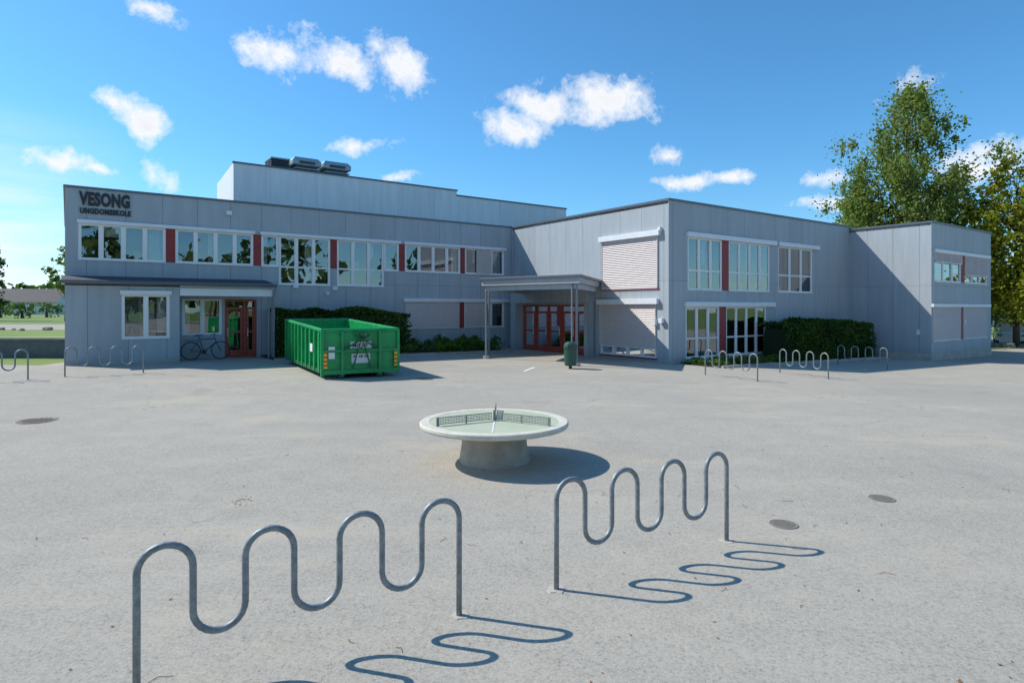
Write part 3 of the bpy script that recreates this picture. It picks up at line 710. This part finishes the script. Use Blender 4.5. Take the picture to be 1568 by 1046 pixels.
# ------------------------------------------------------------------ trees
def tree(name,x,y,h,rad,base,nclump,nleaf,ls,Lm,bk,trunk=.2,shape='birch',seed=1,droop=.0,spread=1.0):
    random.seed(seed); z0=g(x,y); e_=empty(name,(x,y,z0))
    tb=MB(); lv=MB()
    tp=[]; n=9; wob=Vector((random.uniform(-1,1),random.uniform(-1,1)))*.03*h
    for i in range(n+1):
        t=i/n; tp.append(Vector((wob.x*math.sin(t*2.6),wob.y*math.sin(t*3.1),t*h*.96-.1)))
    tb.tube(tp,[trunk*(1-.93*(i/n)**.9) for i in range(n+1)],9,0)
    def trunkpt(t): f_=t*n; i=min(n-1,int(f_)); return tp[i].lerp(tp[i+1],f_-i)
    clumps=[]
    for k in range(nclump):
        t=base+(1-base)*(k+.5)/nclump; tt=(t-base)/(1-base)
        if shape=='birch': rr_=rad*(math.sin(math.pi*min(1,(tt*.86+.14)))**.7)*(1-.35*tt)
        else: rr_=rad*math.sqrt(max(.05,1-(2*tt*.93-.85)**2))
        a=k*2.399+random.uniform(-.6,.6); r=rr_*random.uniform(.35,1.0)
        s=trunkpt(max(.12,t-.12-.1*r/rad)); e=Vector((math.cos(a)*r,math.sin(a)*r,t*h+random.uniform(-.03,.03)*h))
        mid=s.lerp(e,.5)+Vector((0,0,.04*h*random.uniform(-.3,1)))
        tb.tube([s,mid,e],[trunk*.32*(1-t*.6),trunk*.18*(1-t*.5),.012],5,0)
        cs=random.uniform(.10,.20)*rad*2*spread*(1-.35*tt)
        clumps.append((e,cs)); 
        if r>rad*.35:
            m_=s.lerp(e,random.uniform(.5,.75)); clumps.append((m_+Vector((0,0,.3)),cs*.8))
            for q in range(2):
                e2=e+Vector((random.gauss(0,1),random.gauss(0,1),random.gauss(0,.6)))*cs*1.0; tb.tube([mid,e2],[trunk*.1,.01],4,0); clumps.append((e2,cs*.6))
    tot=sum(c_[1]**2 for c_ in clumps)
    for c_,s_ in clumps:
        k=int(nleaf*s_*s_/tot)
        for _ in range(k):
            d=Vector((random.gauss(0,1),random.gauss(0,1),random.gauss(0,.8)))
            d=d.normalized()*abs(random.gauss(.0,.62)+.25)*s_
            p=c_+d-Vector((0,0,droop*random.random()*s_*1.6)); leafquad(lv,p,ls)
    tb.make('trunk_and_limbs',[bk],e_,smooth=True); lv.make('foliage',[Lm],e_)
    return e_
tree('birch_tree',29.2,45.5,19.2,5.3,.20,78,50000,.125,L_birch,M_birch,.26,'birch',3,droop=.7,spread=1.0)
tree('birch_tree',26.8,48,12.0,3.0,.2,30,12000,.12,L_birch,M_birch,.18,'birch',12,droop=.6)
tree('birch_tree',32.0,50,13.8,3.8,.15,40,17000,.13,L_birch,M_birch,.22,'birch',8,droop=.5)
tree('maple_tree',34.4,42.3,12.4,4.3,.24,60,32000,.13,L_tree,M_bark,.22,'round',5,droop=.1)
tree('maple_tree',42.0,45.0,12.8,4.8,.24,46,22000,.14,L_tree,M_bark,.26,'round',15,droop=.1)
tree('pine_tree',-50.8,60,9.6,1.7,.15,34,5000,.16,L_far,M_bark,.16,'birch',9)
tree('deciduous_tree',-43.3,60,7.7,1.25,.45,22,4000,.11,L_birch,M_bark,.08,'round',19)
random.seed(11)
dt=MB()
def far_tree(x,y,h,r,n,s,z0=0):
    dt.tube([(x,y,z0-.3),(x,y,z0+h*.6)],[.25,.08],5,1)
    lobes=[(Vector((x+random.gauss(0,.4)*r,y+random.gauss(0,.4)*r,z0+h*random.uniform(.25,.85))),r*random.uniform(.4,.7)) for _ in range(7)]
    for _ in range(n):
        c_,q=random.choice(lobes); d=Vector((random.gauss(0,1),random.gauss(0,1),random.gauss(0,1))).normalized()*q*random.uniform(.6,1.05); leafquad(dt,c_+d,s)
for k in range(150):
    a=random.uniform(-62,62); d=random.uniform(180,250); far_tree(math.sin(R(a))*d,math.cos(R(a))*d,random.uniform(5,9),random.uniform(3,5),60,1.5)
for k in range(75):
    a=random.uniform(75,285); d=random.uniform(42,65); far_tree(math.sin(R(a))*d,math.cos(R(a))*d,random.choice((6,9,13,16))*random.uniform(.85,1.15),random.uniform(2.5,4.5),130,.8)
for x,y,h in ((-60,76,1.6),(-66,80,1.9),(-63,84,1.6)): far_tree(x,y,h,1.4,160,.22,1)
for x,y,h in ((50,64,5),(54,66,6),(59,66,5),(46,64,4)): far_tree(x,y,h,3,260,.45,0)
dt.make('distant_trees',[L_far,M_bark])
hl=MB(); n=120
prev=None
for i in range(n+1):
    a=R(-80+160*i/n); d=700; h=18+14*noise.noise(Vector((i*.06,0,3)))+3*noise.noise(Vector((i*.3,0,1))); h=max(8,h)
    cur_=((math.sin(a)*d,math.cos(a)*d,-2),(math.sin(a)*d,math.cos(a)*d,h))
    if prev: hl.face([prev[0],cur_[0],cur_[1],prev[1]])
    prev=cur_
hl.make('distant_hills',[mat('forest_hill',(.10,.16,.15),1,var=.3,vscale=.05)])

# ------------------------------------------------------------------ left background
rw=MB(); rw.box(-70,-17.2,24.0,24.3,-.3,.98,0); rw.box(-70,-17.15,23.95,24.35,.98,1.06,1); 
rw.make('retaining_wall',[mat('dark_concrete',(.13,.14,.16),.9,var=.2,vscale=2),M_conc])
tr=MB(); xs=[-900,-300,-120,-70,-50,-35,-25,-17.2]; ys=[24.3,36,48,60,140]
for i in range(len(xs)-1):
    for j in range(len(ys)-1):
        x0,x1,y0,y1=xs[i],xs[i+1],ys[j],ys[j+1]; tr.face([(x0,y0,.95),(x1,y0,.95),(x1,y1,.95),(x0,y1,.95)],1 if j==1 else 0)
tr.face([(-17.2,24.3,-.3),(-17.2,140,-.3),(-17.2,140,.95),(-17.2,24.3,.95)],0)
tr.make('upper_terrace',[M_grass,mat('gravel_path',(.36,.32,.26),1,var=.15,vscale=1.5)])
fe=MB()
for k in range(12):
    x=-22.2-k*1.5; fe.box(x-.035,x+.035,26.0,26.07,.9,1.85)
for z in (1.2,1.5,1.8): fe.box(-39,-22.0,25.96,25.995,z-.035,z+.035)
fe.make('white_fence',[M_trim])
rk=MB()
for k in range(26):
    x=-26-random.random()*16; y=random.uniform(34,36); r=random.uniform(.12,.28)
    p=[(x+r*math.cos(j*1.26+random.random()*.5),y+r*math.sin(j*1.26)) for j in range(5)]; rk.prism(p,.9,.95+r*random.uniform(.6,1))
for k in range(22):
    x=33+random.random()*14; y=random.uniform(40.5,42.0); r=random.uniform(.15,.35)
    p=[(x+r*math.cos(j*1.26+random.random()*.5),y+r*math.sin(j*1.26)) for j in range(5)]; rk.prism(p,-.6,g(x,y)+r*random.uniform(.5,1))
rk.make('boulders',[mat('rock',(.28,.26,.24),.95,var=.3,vscale=3,bump=.5,bscale=6)],bevel=.05)
def house(x,y,w_,d_,h,colr,rot,z0):
    e_=empty('wooden_house',(x,y,z0),rot); mb=MB()
    mb.box(-w_/2,w_/2,-d_/2,d_/2,-.3,h,0)
    r=h+d_*.35
    for s_ in (-1,1): mb.face([(-w_/2-.4,s_*(d_/2+.5),h-.2),(w_/2+.4,s_*(d_/2+.5),h-.2),(w_/2+.4,0,r),(-w_/2-.4,0,r)],1); mb.face([(s_*w_/2,-d_/2,h),(s_*w_/2,d_/2,h),(s_*w_/2,0,r-.1)],0)
    for k in range(4):
        a=-w_/2+w_*(k+.5)/4; mb.box(a-.5,a+.5,-d_/2-.06,-d_/2-.001,1,2.2,2); mb.box(a-.4,a+.4,-d_/2-.07,-d_/2-.061,1.1,2.1,3)
    mb.make('house_body',[colr,mat('roof_tile',(.10,.09,.09),.8,var=.2),M_trim,M_dgrey],e_)
house(-94,122,11,7,2.6,mat('white_boards',(.7,.7,.68),.7,var=.05),.2,.95); house(-107,134,9,7,2.6,mat('yellow_boards',(.5,.36,.16),.7,var=.1),-.1,.95)
house(-100,128,8,7,2.4,mat('red_boards',(.28,.06,.045),.7,var=.1),.5,.95)
house(72,92,14,9,3.8,mat('grey_boards',(.4,.4,.4),.7,var=.1),-.3,0)

# ------------------------------------------------------------------ parked cars at right
def car(x,y,rot,col):
    e_=empty('parked_car',(x,y,g(x,y)),rot); mb=MB()
    body=[(-2.1,.35),(-2.15,.75),(-2.0,1.0),(-1.2,1.05),(1.3,.95),(1.95,.82),(2.1,.6),(2.1,.32)]
    cab=[(-1.75,1.0),(-1.35,1.46),(.25,1.48),(1.05,.97)]
    def ext(prof,wy0,wy1,mi,top=1.0):
        n=len(prof)
        L_=[(p[0],-(wy0 if p[1]<1.2 else wy1),p[1]) for p in prof]; R_=[(p[0],(wy0 if p[1]<1.2 else wy1),p[1]) for p in prof]
        mb.face(L_,mi); mb.face(R_[::-1],mi)
        for k in range(n): j=(k+1)%n; mb.face([L_[k],R_[k],R_[j],L_[j]],0)
    ext(body,.88,.88,0); ext(cab,.82,.66,1)
    for wx in (-1.35,1.3):
        for s_ in (-1,1): mb.tube([(wx,s_*.72,.32),(wx,s_*.9,.32)],.32,18,2); mb.tube([(wx,s_*.9,.32),(wx,s_*.91,.32)],.19,12,3)
    for s_ in (-1,1):
        mb.box(1.95,2.12,s_*.7-.14,s_*.7+.14,.62,.76,3); mb.box(-2.17,-2.0,s_*.7-.12,s_*.7+.12,.7,.9,4)
    mb.make('car_body',[col,M_dgrey,M_black,M_galv,M_ora],e_,bevel=.03)
cw=mat('car_white',(.78,.78,.78),.25); car(36.6,45.6,R(-125),cw); car(44,49,R(-125),mat('car_silver',(.3,.32,.34),.3,.3))

# leaf and twig litter
lt=MB(); random.seed(5)
for k in range(700):
    x=random.uniform(-6,8); y=random.uniform(2.6,13)
    q=random.random()
    if q<.3: x,y=random.gauss(3.5,.3),random.gauss(3.4,.22)
    elif q<.36: x,y=random.gauss(-3.1,.06),random.gauss(7.06,.09)
    z=g(x,y)+.018; a=random.uniform(0,6.28); s=random.uniform(.004,.011); l=s*random.uniform(1,2.2)
    u=Vector((math.cos(a),math.sin(a),random.uniform(0,.3)))*l; v=Vector((-math.sin(a),math.cos(a),0))*s; p=Vector((x,y,z)); lt.face([p-u,p-v,p+u,p+v])
for k in range(30):
    x=random.uniform(-5,6); y=random.uniform(2.8,10); a=random.uniform(0,6.28); l=random.uniform(.03,.09); z=g(x,y)+.016
    lt.tube([(x,y,z),(x+l*math.cos(a),y+l*math.sin(a),z+.004),(x+l*1.6*math.cos(a+.4),y+l*1.6*math.sin(a+.4),z)],.002,4)
lt.make('leaf_litter',[mat('dry_leaf',(.20,.09,.035),.9,var=.4,vscale=4)])

# ------------------------------------------------------------------ light and sky
L=Vector((.965*.7193,-.27*.7193,-.6947)).normalized()
sd=bpy.data.lights.new('sun','SUN'); sd.energy=5.0; sd.angle=R(.5); sd.color=(1,.95,.86)
so=bpy.data.objects.new('sun',sd); scene.collection.objects.link(so); so.rotation_euler=L.to_track_quat('-Z','Y').to_euler(); so.location=(-20,5,30)
wd=bpy.data.worlds.new('World'); scene.world=wd; wd.use_nodes=True; nt=wd.node_tree; nt.nodes.clear()
try: wd.cycles.sampling_method='MANUAL'; wd.cycles.sample_map_resolution=256
except Exception: pass
out=N(nt,'ShaderNodeOutputWorld'); bg=N(nt,'ShaderNodeBackground'); bg.inputs[1].default_value=.118
sk=N(nt,'ShaderNodeTexSky',sky_type='NISHITA'); sk.sun_disc=False; sk.sun_elevation=R(44); sk.sun_rotation=math.atan2(-.965,.27)%(2*math.pi); sk.air_density=1.0; sk.dust_density=.4; sk.ozone_density=2.5; sk.altitude=100
tint=mixc(nt,1.0,sk.outputs[0],(.62,1.22,1.52),'MULTIPLY')
tc=N(nt,'ShaderNodeTexCoord'); sp=N(nt,'ShaderNodeSeparateXYZ'); nt.links.new(tc.outputs['Generated'],sp.inputs[0])
az=math_(nt,'ARCTAN2',sp.outputs[0],sp.outputs[1]); el=math_(nt,'ARCSINE',sp.outputs[2])
tint=mixc(nt,rng(nt,el,R(14),R(0),0,.45),tint,mixc(nt,1.0,sk.outputs[0],(1.0,1.15,1.3),'MULTIPLY'))
w1=N(nt,'ShaderNodeTexNoise'); w1.inputs['Scale'].default_value=9; w1.inputs['Detail'].default_value=4; nt.links.new(tc.outputs['Generated'],w1.inputs['Vector'])
wv=N(nt,'ShaderNodeVectorMath',operation='MULTIPLY_ADD'); nt.links.new(w1.outputs['Color'],wv.inputs[0]); wv.inputs[1].default_value=(.07,.045,0); wv.inputs[2].default_value=(-.035,-.0225,0)
cb=N(nt,'ShaderNodeCombineXYZ'); nt.links.new(az,cb.inputs[0]); nt.links.new(el,cb.inputs[1])
vv=N(nt,'ShaderNodeVectorMath',operation='ADD'); nt.links.new(cb.outputs[0],vv.inputs[0]); nt.links.new(wv.outputs[0],vv.inputs[1])
cb2=N(nt,'ShaderNodeCombineXYZ'); nt.links.new(az,cb2.inputs[0]); nt.links.new(math_(nt,'MULTIPLY_ADD',az,.28,el),cb2.inputs[1])
vs=N(nt,'ShaderNodeVectorMath',operation='ADD'); nt.links.new(cb2.outputs[0],vs.inputs[0]); nt.links.new(wv.outputs[0],vs.inputs[1])
def ce(px,py,w_,h_,sl=0,st=1.0):
    u=(px-784)/F; v=(472-py)/F; az_=math.atan(u); d=math.hypot(1,u); el_=math.atan(v/d)
    return (az_,el_,w_/2/F/(1+u*u),h_/2/F/d,sl,st)
CL=[ce(425,80,110,56,0,.95),ce(520,92,150,58,1,1.05),ce(605,105,95,75,1,.95),ce(225,192,80,54,1),ce(190,155,55,34,1,.8),ce(60,243,180,48,0),ce(150,257,70,16,0,.7),ce(545,221,95,28,0,.95),
 ce(790,195,120,66,0,1.1),ce(850,160,160,56),ce(930,152,185,70,0,1.15),ce(1028,238,56,30,0,.95),ce(1060,276,120,24,0,.85),ce(1115,270,90,28,0,.95),ce(1248,271,90,30,0,1),ce(1265,308,110,24,0,.85),
 ce(1510,252,160,60),ce(1395,125,70,40,0,.6),ce(220,14,100,40,1,.8),ce(255,265,50,34,0,.4),ce(605,276,60,18,0,.6)]
CL+= [(R(150),R(30),.35,.12,0,1),(R(-140),R(26),.4,.1,0,1)]
Fd=None
for (a,e,wa,he,s_,st) in CL:
    if s_: e=e+.28*a
    q=N(nt,'ShaderNodeVectorMath',operation='MULTIPLY_ADD'); nt.links.new((vs if s_ else vv).outputs[0],q.inputs[0])
    q.inputs[1].default_value=(1/wa,1/he,0); q.inputs[2].default_value=(-a/wa,-e/he,0)
    ln=N(nt,'ShaderNodeVectorMath',operation='LENGTH'); nt.links.new(q.outputs[0],ln.inputs[0])
    v=math_(nt,'MULTIPLY_ADD',ln.outputs['Value'],-st,st)
    Fd=v if Fd is None else math_(nt,'MAXIMUM',Fd,v)
Fd=math_(nt,'MAXIMUM',Fd,-1.5)
n2=noise_(nt,tc.outputs['Generated'],17,8,.68)
den=math_(nt,'MULTIPLY_ADD',n2,3.4,math_(nt,'SUBTRACT',Fd,1.72))
mask=rng(nt,den,-.08,.75)
veil=math_(nt,'MULTIPLY',rng(nt,az,R(-31),R(-40)),rng(nt,el,R(15),R(2)))
mp=N(nt,'ShaderNodeMapping'); mp.inputs['Scale'].default_value=(5,5,42); nt.links.new(tc.outputs['Generated'],mp.inputs[0])
veil=math_(nt,'MULTIPLY',veil,rng(nt,noise_(nt,mp.outputs[0],1,5,.6),.35,.62,.25,1))
mask=math_(nt,'MAXIMUM',mask,veil)
shade=rng(nt,den,.4,1.7,1.05,.90)
cc=N(nt,'ShaderNodeVectorMath',operation='SCALE'); cc.inputs[0].default_value=(8.1,8.25,8.5); nt.links.new(shade,cc.inputs['Scale'])
c=mixc(nt,math_(nt,'MULTIPLY',mask,.96),tint,cc.outputs[0])
nt.links.new(c,bg.inputs[0]); nt.links.new(bg.outputs[0],out.inputs[0])

# ------------------------------------------------------------------ camera
cd=bpy.data.cameras.new('camera'); cam=bpy.data.objects.new('camera',cd); scene.collection.objects.link(cam)
cam.location=(0,0,2.2); cam.rotation_euler=(R(90),0,0); cd.lens=36*F/1568; cd.sensor_width=36; cd.shift_y=-51/1568; cd.clip_end=3000; cd.clip_start=.1
scene.camera=cam
scene.view_settings.view_transform='Standard'; scene.view_settings.look='None'; scene.view_settings.exposure=0
